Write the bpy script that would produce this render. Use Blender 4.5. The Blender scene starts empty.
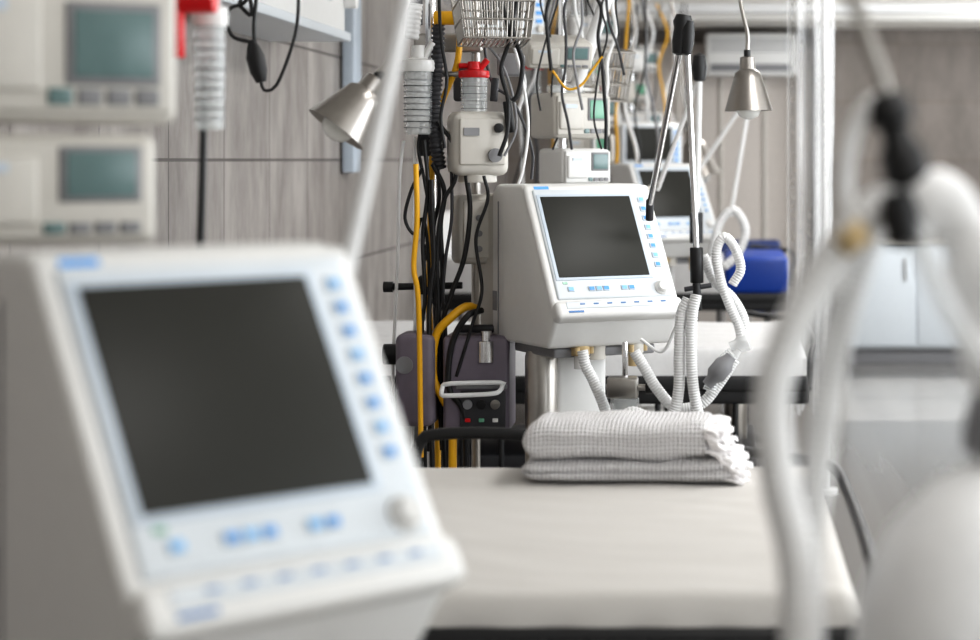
import bpy, bmesh, math, random
from mathutils import Vector, Matrix, Euler, noise
random.seed(7)
S = bpy.context.scene
COL = S.collection
I4 = Matrix.Identity(4)

# ------------------------------------------------------------ materials
def mat(name, col, rough=0.4, metal=0.0, alpha=1.0, emit=None, es=1.0, bump=0.0, bscale=40, var=0.10, spec=0.5):
    m = bpy.data.materials.new(name); m.use_nodes = True
    nt = m.node_tree; b = nt.nodes['Principled BSDF']
    b.inputs['Base Color'].default_value = (*col, 1)
    b.inputs['Roughness'].default_value = rough
    b.inputs['Metallic'].default_value = metal
    b.inputs['Alpha'].default_value = alpha
    b.inputs['Specular IOR Level'].default_value = spec
    if emit:
        b.inputs['Emission Color'].default_value = (*emit, 1)
        b.inputs['Emission Strength'].default_value = es
    tc = nt.nodes.new('ShaderNodeTexCoord')
    n = nt.nodes.new('ShaderNodeTexNoise'); n.inputs['Scale'].default_value = bscale
    nt.links.new(tc.outputs['Object'], n.inputs['Vector'])
    mr = nt.nodes.new('ShaderNodeMapRange'); mr.inputs['To Min'].default_value = 1 - var; mr.inputs['To Max'].default_value = 1 + var
    nt.links.new(n.outputs['Fac'], mr.inputs['Value'])
    mx = nt.nodes.new('ShaderNodeVectorMath'); mx.operation = 'SCALE'; mx.inputs[0].default_value = col
    nt.links.new(mr.outputs['Result'], mx.inputs['Scale'])
    nt.links.new(mx.outputs['Vector'], b.inputs['Base Color'])
    if bump > 0:
        bp = nt.nodes.new('ShaderNodeBump'); bp.inputs['Strength'].default_value = bump
        bp.inputs['Distance'].default_value = 0.01
        nt.links.new(n.outputs['Fac'], bp.inputs['Height'])
        nt.links.new(bp.outputs['Normal'], b.inputs['Normal'])
    return m

WHITE = mat('plastic_offwhite', (0.76, 0.755, 0.74), 0.38, var=.03)
CREAM = mat('plastic_cream', (0.60, 0.575, 0.53), 0.42, var=.04)
BEZEL = mat('bezel_grey_white', (0.66, 0.70, 0.735), 0.35, var=.03)
BEZ2 = mat('bezel_blue_grey', (0.55, 0.62, 0.70), 0.35, var=.03)
SCREEN = mat('screen_dark', (0.030, 0.030, 0.026), 0.38, var=.02, spec=.20)
BLACK = mat('rubber_black', (0.008, 0.008, 0.009), 0.45)
DGREY = mat('plastic_dark_grey', (0.04, 0.04, 0.045), 0.45)
GREY = mat('plastic_grey', (0.24, 0.24, 0.25), 0.45)
PURP = mat('plastic_mauve_grey', (0.17, 0.145, 0.18), 0.45)
CHROME = mat('steel_polished', (0.75, 0.75, 0.76), 0.18, 1.0)
STEEL = mat('steel_brushed', (0.42, 0.40, 0.375), 0.32, 1.0)
SHADE = mat('lamp_shade_aluminium', (0.33, 0.31, 0.29), 0.34, 1.0)
WMETAL = mat('painted_metal_white', (0.82, 0.82, 0.82), 0.3, var=.03)
YELLOW = mat('hose_yellow', (0.80, 0.42, 0.01), 0.4)
RED = mat('plastic_red', (0.62, 0.008, 0.012), 0.35)
BLUE = mat('label_blue', (0.06, 0.32, 0.75), 0.4)
DBLUE = mat('label_navy', (0.03, 0.16, 0.42), 0.4)
LBLUE = mat('label_light_blue', (0.20, 0.50, 0.85), 0.4)
BLUEM = mat('vinyl_blue', (0.004, 0.05, 0.34), 0.4)
NAVY = mat('vinyl_navy', (0.003, 0.02, 0.12), 0.4)
TEAL = mat('lcd_teal', (0.14, 0.22, 0.22), 0.25)
GREEN = mat('lcd_green', (0.16, 0.40, 0.27), 0.25)
AMBER = mat('plastic_amber', (0.58, 0.44, 0.24), 0.3)
HOSE = mat('hose_translucent_white', (0.88, 0.88, 0.88), 0.26, alpha=0.84)
HOSEW = mat('hose_milky_white', (0.90, 0.90, 0.90), 0.28, alpha=0.93)
HOSE2 = mat('hose_clear', (0.88, 0.89, 0.89), 0.2, alpha=0.45)
CLEAR = mat('plastic_clear', (0.85, 0.88, 0.88), 0.12, alpha=0.30)
FILM = mat('plastic_film', (0.88, 0.90, 0.92), 0.15, alpha=0.30)
GLASSB = mat('bulb_frosted', (0.85, 0.85, 0.82), 0.2, alpha=0.7)
CEIL = mat('ceiling_paint', (0.78, 0.76, 0.72), 0.8, var=.02)
LPAN = mat('light_diffuser', (0.9, 0.9, 0.9), 0.5, emit=(1, 0.98, 0.95), es=2.5)
SHEET = mat('sheet_cotton', (0.55, 0.53, 0.505), 0.8, bump=0.12, bscale=5, var=.04)

def tile_mat(name, ax, c1, c2, grout, tw=0.6, th=0.4, zoff=-0.15, mort=.005):
    m = bpy.data.materials.new(name); m.use_nodes = True
    nt = m.node_tree; N = nt.nodes; L = nt.links; b = N['Principled BSDF']
    tc = N.new('ShaderNodeTexCoord'); sp = N.new('ShaderNodeSeparateXYZ'); L.new(tc.outputs['Object'], sp.inputs[0])
    ad = N.new('ShaderNodeMath'); ad.operation = 'ADD'; ad.inputs[1].default_value = zoff; L.new(sp.outputs['Z'], ad.inputs[0])
    cb = N.new('ShaderNodeCombineXYZ'); L.new(sp.outputs[ax], cb.inputs[0]); L.new(ad.outputs[0], cb.inputs[1])
    br = N.new('ShaderNodeTexBrick'); L.new(cb.outputs[0], br.inputs['Vector'])
    br.offset = 0.0; br.squash = 1.0
    br.inputs['Scale'].default_value = 1.0; br.inputs['Mortar Size'].default_value = mort
    br.inputs['Brick Width'].default_value = tw; br.inputs['Row Height'].default_value = th
    br.inputs['Color1'].default_value = (1, 1, 1, 1); br.inputs['Color2'].default_value = (0.80, 0.79, 0.79, 1)
    br.inputs['Mortar'].default_value = (*grout, 1)
    mp = N.new('ShaderNodeMapping'); mp.inputs['Scale'].default_value = (4.5, 1.6, 1); L.new(cb.outputs[0], mp.inputs[0])
    no = N.new('ShaderNodeTexNoise'); no.inputs['Scale'].default_value = 1.3; no.inputs['Detail'].default_value = 9; no.inputs['Roughness'].default_value = .65
    L.new(mp.outputs[0], no.inputs['Vector'])
    cr = N.new('ShaderNodeValToRGB'); cr.color_ramp.elements[0].position = 0.34; cr.color_ramp.elements[1].position = 0.66
    cr.color_ramp.elements[0].color = (*c1, 1); cr.color_ramp.elements[1].color = (*c2, 1)
    L.new(no.outputs['Fac'], cr.inputs[0])
    mu = N.new('ShaderNodeMixRGB'); mu.blend_type = 'MULTIPLY'; mu.inputs[0].default_value = 1
    L.new(cr.outputs[0], mu.inputs[1]); L.new(br.outputs['Color'], mu.inputs[2]); L.new(mu.outputs[0], b.inputs['Base Color'])
    b.inputs['Roughness'].default_value = 0.45
    bp = N.new('ShaderNodeBump'); bp.inputs['Strength'].default_value = 0.3; bp.inputs['Distance'].default_value = 0.004
    iv = N.new('ShaderNodeMath'); iv.operation = 'SUBTRACT'; iv.inputs[0].default_value = 1
    L.new(br.outputs['Fac'], iv.inputs[1]); L.new(iv.outputs[0], bp.inputs['Height']); L.new(bp.outputs[0], b.inputs['Normal'])
    return m
TILE = tile_mat('wall_tile_streaked', 'Y', (0.22, 0.195, 0.18), (0.44, 0.41, 0.385), (0.25, 0.23, 0.22))
TILEB = tile_mat('wall_tile_back', 'X', (0.20, 0.175, 0.155), (0.28, 0.245, 0.22), (0.8, 0.75, 0.7))
FLOOR = tile_mat('floor_vinyl', 'X', (0.19, 0.183, 0.175), (0.24, 0.232, 0.222), (0.9, 0.9, 0.9), 5, 5)
FLOOR.node_tree.nodes['Principled BSDF'].inputs['Roughness'].default_value = 0.2

def waffle_mat():
    m = bpy.data.materials.new('cotton_waffle'); m.use_nodes = True
    nt = m.node_tree; N = nt.nodes; L = nt.links; b = N['Principled BSDF']
    b.inputs['Roughness'].default_value = 0.9; b.inputs['Sheen Weight'].default_value = 0.15
    uv = N.new('ShaderNodeUVMap'); uv.uv_map = 'uv'
    sp = N.new('ShaderNodeSeparateXYZ'); L.new(uv.outputs[0], sp.inputs[0])
    outs = []
    for k in (0, 1):
        a = N.new('ShaderNodeMath'); a.operation = 'MULTIPLY'; a.inputs[1].default_value = 2 * math.pi / 0.0078; L.new(sp.outputs[k], a.inputs[0])
        s = N.new('ShaderNodeMath'); s.operation = 'SINE'; L.new(a.outputs[0], s.inputs[0]); outs.append(s)
    mx = N.new('ShaderNodeMath'); mx.operation = 'MAXIMUM'; L.new(outs[0].outputs[0], mx.inputs[0]); L.new(outs[1].outputs[0], mx.inputs[1])
    cr = N.new('ShaderNodeMapRange'); cr.inputs['From Min'].default_value = -1; L.new(mx.outputs[0], cr.inputs['Value'])
    mc = N.new('ShaderNodeMixRGB'); mc.inputs['Color1'].default_value = (.62, .60, .60, 1); mc.inputs['Color2'].default_value = (.95, .93, .93, 1)
    L.new(cr.outputs['Result'], mc.inputs['Fac']); L.new(mc.outputs[0], b.inputs['Base Color'])
    bp = N.new('ShaderNodeBump'); bp.inputs['Strength'].default_value = 0.9; bp.inputs['Distance'].default_value = 0.004
    L.new(mx.outputs[0], bp.inputs['Height']); L.new(bp.outputs[0], b.inputs['Normal'])
    return m
WAFFLE = waffle_mat()
FRILL = mat('cotton_frill', (.92, .90, .90), .9, var=.05)

# ------------------------------------------------------------ geometry helpers
def empty(name, loc=(0, 0, 0), rz=0):
    e = bpy.data.objects.new(name, None); COL.objects.link(e)
    e.location = loc; e.rotation_euler = (0, 0, rz); e.empty_display_size = 0.05
    return e

def fin(name, bm, m, parent=None, M=I4, smooth=True, ang=38):
    bm.transform(M)
    bmesh.ops.recalc_face_normals(bm, faces=bm.faces)
    me = bpy.data.meshes.new(name); bm.to_mesh(me); bm.free()
    me.materials.append(m)
    if smooth:
        me.polygons.foreach_set('use_smooth', [True] * len(me.polygons))
        if ang:
            try: me.set_sharp_from_angle(angle=math.radians(ang))
            except Exception: pass
    o = bpy.data.objects.new(name, me); COL.objects.link(o)
    if parent: o.parent = parent
    return o

def box(name, size, c, m, parent=None, bevel=0.004, M=I4, rot=(0, 0, 0), seg=3):
    bm = bmesh.new(); bmesh.ops.create_cube(bm, size=1)
    bmesh.ops.scale(bm, vec=size, verts=bm.verts)
    if bevel > 0:
        bevel = min(bevel, min(size) * 0.45)
        bmesh.ops.bevel(bm, geom=bm.edges[:], offset=bevel, segments=seg, profile=0.5, affect='EDGES')
    T = M @ Matrix.Translation(c) @ Euler(rot).to_matrix().to_4x4()
    return fin(name, bm, m, parent, T)

def align(p0, p1):
    p0 = Vector(p0); p1 = Vector(p1); d = p1 - p0
    q = d.to_track_quat('Z', 'Y')
    return Matrix.Translation(p0) @ q.to_matrix().to_4x4(), d.length

def lathe(name, prof, m, parent=None, M=I4, n=32, p0=None, p1=None):
    bm = bmesh.new(); rings = []
    if p0 is not None:
        A, Ln = align(p0, p1); M = M @ A
    else: Ln = 1
    for r, z in prof:
        rings.append([bm.verts.new((r * math.cos(2 * math.pi * i / n), r * math.sin(2 * math.pi * i / n), z * Ln)) for i in range(n)] if r > 1e-6 else [bm.verts.new((0, 0, z * Ln))])
    for a, b in zip(rings, rings[1:]):
        for i in range(n):
            j = (i + 1) % n
            if len(a) == 1 and len(b) == 1: continue
            if len(a) == 1: bm.faces.new((a[0], b[i], b[j]))
            elif len(b) == 1: bm.faces.new((a[i], a[j], b[0]))
            else: bm.faces.new((a[i], a[j], b[j], b[i]))
    return fin(name, bm, m, parent, M)

def cyl(name, p0, p1, r, m, parent=None, r2=None, M=I4, n=24, bev=0.08):
    r2 = r if r2 is None else r2
    return lathe(name, [(0, 0), (r * .92, 0), (r, min(.02, bev)), (r2, 1 - min(.02, bev)), (r2 * .92, 1), (0, 1)], m, parent, M, n, p0, p1)

def prism(name, prof, w, m, parent=None, bevel=0.01, M=I4, seg=4):
    bm = bmesh.new()
    a = [bm.verts.new((-w / 2, y, z)) for y, z in prof]; b = [bm.verts.new((w / 2, y, z)) for y, z in prof]
    bm.faces.new(a); bm.faces.new(b[::-1]); n = len(prof)
    for i in range(n): bm.faces.new((a[i], b[i], b[(i + 1) % n], a[(i + 1) % n]))
    bmesh.ops.bevel(bm, geom=bm.edges[:], offset=bevel, segments=seg, profile=0.5, affect='EDGES')
    return fin(name, bm, m, parent, M)

def cr_sample(pts, step):
    P = [Vector(p) for p in pts]
    P = [P[0] * 2 - P[1]] + P + [P[-1] * 2 - P[-2]]
    out = []
    for i in range(1, len(P) - 2):
        p0, p1, p2, p3 = P[i - 1:i + 3]
        n = max(2, int((p2 - p1).length / step))
        for k in range(n):
            t = k / n
            out.append(0.5 * ((2 * p1) + (p2 - p0) * t + (2 * p0 - 5 * p1 + 4 * p2 - p3) * t * t + (3 * p1 - p0 - 3 * p2 + p3) * t ** 3))
    out.append(P[-2].copy()); return out

def sweep(name, pts, rf, m, parent=None, step=0.01, n=12, M=I4, sq=1.0, ang=38):
    C = cr_sample(pts, step); bm = bmesh.new(); rings = []
    up = Vector((0.13, 0.97, 0.2)).normalized(); acc = 0
    for i, p in enumerate(C):
        t = (C[min(i + 1, len(C) - 1)] - C[max(i - 1, 0)]).normalized()
        u = (up - t * up.dot(t))
        if u.length < 1e-4: u = t.orthogonal()
        u.normalize(); v = t.cross(u); up = u
        if i: acc += (p - C[i - 1]).length
        r = rf(acc, i) if callable(rf) else rf
        rings.append([bm.verts.new(p + u * r * sq * math.cos(2 * math.pi * k / n) + v * r * math.sin(2 * math.pi * k / n)) for k in range(n)])
    for a, b in zip(rings, rings[1:]):
        for k in range(n): bm.faces.new((a[k], a[(k + 1) % n], b[(k + 1) % n], b[k]))
    bm.faces.new(rings[0]); bm.faces.new(rings[-1][::-1])
    return fin(name, bm, m, parent, M, ang=ang)

def tube(name, pts, r, m, parent=None, M=I4): return sweep(name, pts, r, m, parent, max(0.008, r), 12, M)
def corr(name, pts, r, m, parent=None, pitch=0.0065, M=I4, depth=.065):
    return sweep(name, pts, lambda s, i: r * (1 - depth + depth * math.cos(2 * math.pi * s / pitch)), m, parent, pitch / 4, 16, M, ang=None)

def rod(name, p0, p1, r, m, parent=None, M=I4): return cyl(name, p0, p1, r, m, parent, M=M, n=16)

# ------------------------------------------------------------ room shell
RX = 3.2; BY = 13.8; H = 2.75; LX = -1.5; FY = -1.6
box('floor', (RX - LX + .4, BY - FY + .4, .1), ((RX + LX) / 2, (BY + FY) / 2, -.05), FLOOR, bevel=0)
box('ceiling', (RX - LX + .4, BY - FY + .4, .1), ((RX + LX) / 2, (BY + FY) / 2, H + .05), CEIL, bevel=0)
box('wall_left', (.12, BY - FY, H), (LX - .06, (BY + FY) / 2, H / 2), TILE, bevel=0)
box('wall_back', (RX - LX + .24, .12, H), ((RX + LX) / 2, BY + .06, H / 2), TILEB, bevel=0)
box('wall_front', (RX - LX + .24, .12, H), ((RX + LX) / 2, FY - .06, H / 2), CEIL, bevel=0)
wr = empty('wall_right')
wins = [(-0.6, 2.4), (3.4, 6.2), (10.3, 12.4)]
box('sill_course', (.12, BY - FY, .9), (RX + .06, (BY + FY) / 2, .45), CEIL, wr, 0)
box('lintel_course', (.12, BY - FY, .35), (RX + .06, (BY + FY) / 2, H - .175), CEIL, wr, 0)
ys = [FY] + [v for w in wins for v in w] + [BY]
for i in range(0, len(ys), 2):
    box('pier_%d' % i, (.12, ys[i + 1] - ys[i], 1.5), (RX + .06, (ys[i] + ys[i + 1]) / 2, 1.65), CEIL, wr, 0)
for i, (a, b) in enumerate(wins):
    w = empty('window_%d' % (i + 1), (RX + .05, (a + b) / 2, 1.65)); L_ = (b - a)
    for s in (-1, 1):
        box('jamb', (.06, .05, 1.5), (0, s * (L_ / 2 - .025), 0), WMETAL, w)
        box('rail', (.06, L_, .05), (0, 0, s * .725), WMETAL, w)
    box('mullion', (.05, .05, 1.5), (0, 0, 0), WMETAL, w)
box('trim_1', (RX - LX, .9, .5), ((RX + LX) / 2, 13.3, 2.5), CEIL, bevel=.01)
box('trim_2', (RX - LX, .12, .06), ((RX + LX) / 2, 12.8, 2.32), WMETAL, bevel=.01)
box('baseboard_back', (RX - LX, .02, .1), ((RX + LX) / 2, BY - .01, .05), GREY)
box('baseboard_left', (.02, BY - FY, .1), (LX + .01, (BY + FY) / 2, .05), GREY)
for i, y in enumerate((1.0, 4.2, 7.4, 10.6)):
    p = empty('ceiling_light' if i == 0 else 'ceiling_light.%03d' % i, (0.9, y, H - .03))
    box('frame', (.64, 1.24, .05), (0, 0, 0), WMETAL, p)
    box('diffuser', (.58, 1.18, .02), (0, 0, -.02), LPAN, p)

# ------------------------------------------------------------ ventilator
def ventilator(name, loc, yaw, z0, rear=True):
    e = empty(name, (loc[0], loc[1], 0), yaw)
    W = .345; T = Matrix.Translation((0, 0, z0))
    bk = .19 if rear else .09
    prism('housing', [(-.19, .07), (-.145, .0), (bk, .0), (bk, .380), (bk - .03, .400), (.0, .400)], W, WHITE, e, .012, T)
    v = Vector((0, .19, .33)).normalized(); w = Vector((1, 0, 0)).cross(v)
    F = T @ Matrix(((1, 0, 0, 0), (0, v.y, w.y, -.193), (0, v.z, w.z, .07), (0, 0, 0, 1)))
    box('face_rim', (W + .006, .375, .022), (0, .1875, .000), WHITE, e, .010, F)
    box('bezel', (W - .026, .306, .012), (.002, .205, .010), BEZEL, e, .005, F)
    box('screen_recess', (.268, .240, .006), (-.018, .222, .0150), BEZ2, e, .002, F)
    box('screen', (.250, .226, .006), (-.018, .2225, .0162), SCREEN, e, .002, F)
    box('control_bar', (W + .004, .048, .040), (0, .020, .010), WHITE, e, .012, F)
    box('bar_inset', (W - .05, .018, .004), (0, .028, .0295), BEZEL, e, .0015, F)
    for i in range(7): box('bar_mark_%d' % i, (.013, .003, .002), (-.105 + i * .037, .030, .0320), DBLUE, e, 0, F)
    box('bar_label', (.04, .005, .002), (-.125, .011, .0305), DBLUE, e, 0, F)
    for i in range(8):
        box('key_%d' % i, (.019, .016, .004), (.138, .325 - i * .0265, .0165), BEZ2, e, .002, F)
        box('key_icon_%d' % i, (.011, .009, .002), (.138, .325 - i * .0265, .0185), BLUE if i % 3 else LBLUE, e, 0, F)
    for i, x in enumerate((-.118, -.062, -.042, -.022, .028, .048)):
        box('soft_key_%d' % i, (.018, .014, .004), (x, .078, .0165), BEZ2, e, .002, F)
        box('soft_icon_%d' % i, (.013, .009, .002), (x, .078, .0185), BLUE if i % 2 else LBLUE, e, 0, F)
    box('power_led', (.012, .006, .002), (-.13, .095, .0165), GREEN, e, 0, F)
    lathe('rotary_knob', [(0, .0), (.019, .0), (.019, .005), (.0155, .008), (.0145, .013), (.012, .016), (0, .016)], WHITE, e, F @ Matrix.Translation((.132, .074, .015)))
    box('logo_plate', (.040, .008, .002), (-.13, .364, .0112), BLUE, e, 0, F)
    for s in (-1, 1):
        box('side_seam_%d' % s, (.003, .004, .34), (s * (W / 2 + .0003), bk - .045, .185), GREY, e, 0, T)
        for i in range(6): box('vent_slot_%d_%d' % (s, i), (.003, .004, .05), (s * (W / 2 + .0003), bk - .032 + i * .004, .10), GREY, e, 0, T)
    if rear: box('rear_module', (.335, .10, .37), (0, .235, .19), CREAM, e, .012, T)
    for i, (x, y) in enumerate(((-.07, -.12), (.08, -.12))):
        cyl('port_collar_%d' % i, (x, y, .012), (x, y, -.022), .024, AMBER if i == 0 else CREAM, e, M=T)
        cyl('port_%d' % i, (x, y, -.02), (x, y, -.055), .015, AMBER if i else HOSE, e, M=T)
        for k in range(3): cyl('port_lug_%d_%d' % (i, k), (x + .03 * math.cos(2 * k), y + .03 * math.sin(2 * k), .0), (x + .03 * math.cos(2 * k), y + .03 * math.sin(2 * k), -.018), .007, AMBER, e, M=T)
    cyl('filter_cup', (-.02, -.10, .01), (-.02, -.10, -.035), .028, CREAM, e, M=T)
    box('trolley_plate', (.28, .24, .025), (0, .0, z0 - .014), GREY, e, .006)
    box('trolley_column', (.15, .09, z0 - .14), (0, .06, (z0 - .03 + .11) / 2), WHITE, e, .02)
    cyl('column_tube', (-.105, .03, .10), (-.105, .03, z0 - .02), .042, STEEL, e)
    box('trolley_shelf', (.34, .28, .03), (0, .04, .32), WHITE, e, .012)
    for s in (-1, 1):
        box('foot_%d' % s, (.05, .50, .045), (s * .19, .04, .105), GREY, e, .015)
        for t in (-1, 1):
            x = s * .19; y = .04 + t * .22
            cyl('caster_stem_%d%d' % (s, t), (x, y, .10), (x, y, .05), .012, CHROME, e)
            cyl('caster_%d%d' % (s, t), (x - .014, y, .037), (x + .014, y, .037), .037, BLACK, e)
    box('foot_bridge', (.40, .12, .045), (0, .06, .105), GREY, e, .015)
    return e
ventilator('ventilator', (-.355, 5.08), math.radians(30), .889)
ventilator('ventilator.001', (-.524, 1.96), math.radians(47), .864, False)
ventilator('ventilator.002', (-.265, 8.6), math.radians(32), .935)

a = empty('circuit_support_arm')
tube('rod_long', [(-.405, 2.09, 1.17), (-.399, 2.09, 1.21), (-.332, 2.09, 1.516), (-.225, 2.09, 2.0)], .0085, WMETAL, a)
cyl('elbow', (-.225, 2.08, 1.98), (-.215, 2.10, 2.05), .014, BLACK, a)
rod('rod_upper', (-.22, 2.09, 2.02), (-.60, 2.1, 2.25), .0065, WMETAL, a)

# ------------------------------------------------------------ beds
def cushion(name, x0, x1, y0, y1, z0, z1, m, parent, R=.035, wr_=.003, seed=0):
    bm = bmesh.new(); nx, ny = 130, 90; G = []
    def warp(t, a, b):
        return a + (b - a) * (0.5 - 0.5 * math.cos(math.pi * t)) * .35 + (b - a) * t * .65
    for i in range(nx + 1):
        row = []
        for j in range(ny + 1):
            x = warp(i / nx, x0, x1); y = warp(j / ny, y0, y1)
            e = min(x - x0, x1 - x, R); f = min(y - y0, y1 - y, R)
            dx = (R - e) / R; dy = (R - f) / R; q = min(1, math.hypot(dx, dy))
            z = z1 - R * (1 - math.sqrt(max(0, 1 - q * q)))
            n1 = noise.noise(Vector((x * 2.2 + seed, y * 9, 3))) + .5 * noise.noise(Vector((x * 7, y * 16 + x * 5, 7 + seed)))
            z += wr_ * n1 * (1 - q)
            row.append(bm.verts.new((x, y, z)))
        G.append(row)
    for i in range(nx):
        for j in range(ny): bm.faces.new((G[i][j], G[i + 1][j], G[i + 1][j + 1], G[i][j + 1]))
    ring = [G[i][0] for i in range(nx + 1)] + [G[nx][j] for j in range(1, ny + 1)] + [G[i][ny] for i in range(nx - 1, -1, -1)] + [G[0][j] for j in range(ny - 1, 0, -1)]
    low = [bm.verts.new((v.co.x + .002 * math.sin(k * .9), v.co.y + .002 * math.sin(k * .7), z0)) for k, v in enumerate(ring)]
    n = len(ring)
    for k in range(n): bm.faces.new((ring[k], low[k], low[(k + 1) % n], ring[(k + 1) % n]))
    bm.faces.new(low)
    return fin(name, bm, m, parent)

def bed(name, x0, x1, y0, y1, ztop, mtop=SHEET, th=.075, cx=None):
    e = empty(name)
    cushion('mattress', x0, x1 if cx is None else cx, y0, y1, ztop - th, ztop, mtop, e, R=min(.035, th * .7), wr_=.005, seed=y0)
    if cx is not None: box('foot_cushion', (x1 - cx - .01, y1 - y0, th + .02), ((x1 + cx) / 2, (y0 + y1) / 2, ztop - th / 2), BLUEM, e, .03)
    box('deck', (x1 - x0 + .01, y1 - y0 + .02, .05), ((x0 + x1) / 2, (y0 + y1) / 2, ztop - th - .025), BLACK, e, .01)
    box('chassis', (x1 - x0 - .3, y1 - y0 - .3, .08), ((x0 + x1) / 2, (y0 + y1) / 2, .36), DGREY, e, .01)
    for s, y in ((0, y0 + .02), (1, y1 - .02)):
        box('side_rail_%d' % s, (x1 - x0 + .02, .035, .06), ((x0 + x1) / 2, y, ztop - th - .06), BLACK, e, .01)
        for k in range(13):
            x = x0 + .1 + k * (x1 - x0 - .2) / 12
            rod('rail_bar_%d_%d' % (s, k), (x, y, ztop - th - .08), (x, y, ztop - th - .33), .009, BLACK, e)
        box('rail_low_%d' % s, (x1 - x0 - .1, .025, .03), ((x0 + x1) / 2, y, ztop - th - .34), BLACK, e, .008)
    for x in (x0 + .2, x1 - .22):
        for y in (y0 + .18, y1 - .18):
            rod('leg', (x, y, .38), (x, y, .1), .022, GREY, e)
            cyl('caster', (x - .018, y, .055), (x + .018, y, .055), .055, BLACK, e)
        rod('lift_column', (x, (y0 + y1) / 2, .36), (x, (y0 + y1) / 2, ztop - th - .03), .04, STEEL, e)
    zt = ztop + .005
    tube('foot_bumper', [(x1 - .18, y1 + .05, zt + .02), (x1 - .05, y1 + .045, zt + .002), (x1 + .02, y1 - .04, zt), (x1 + .035, y1 - .3, zt - .01), (x1 + .035, y0 + .3, zt - .02), (x1 + .02, y0 + .15, zt - .05), (x1 + .01, y0 + .04, zt - .14)], .011, BLACK, e)
    tube('side_handle', [(x0 + .80, y1 + .03, zt - .12), (x0 + .81, y1 + .05, zt + .02), (x0 + .86, y1 + .05, zt + .05), (x0 + 1.04, y1 + .05, zt + .045), (x0 + 1.08, y1 + .05, zt + .01), (x0 + 1.085, y1 + .03, zt - .12)], .012, BLACK, e)
    rod('foot_post', (x1 - .18, y1 + .05, zt + .02), (x1 - .18, y1 + .0, zt - .14), .012, BLACK, e)
    box('headboard', (.03, y1 - y0 - .1, .42), (x0 - .02, (y0 + y1) / 2, ztop + .02), WHITE, e, .015)
    return e
SH2 = mat('sheet_white', (.66, .655, .655), .8)
bed('hospital_bed', -1.42, .19, 2.76, 3.93, .75, SHEET, .045)
bed('hospital_bed.001', -1.42, .26, 6.3, 7.35, .76, SH2, .09)
bed('hospital_bed.002', -1.42, .33, 10.0, 10.9, .855, SH2, .17, .0)

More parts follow.
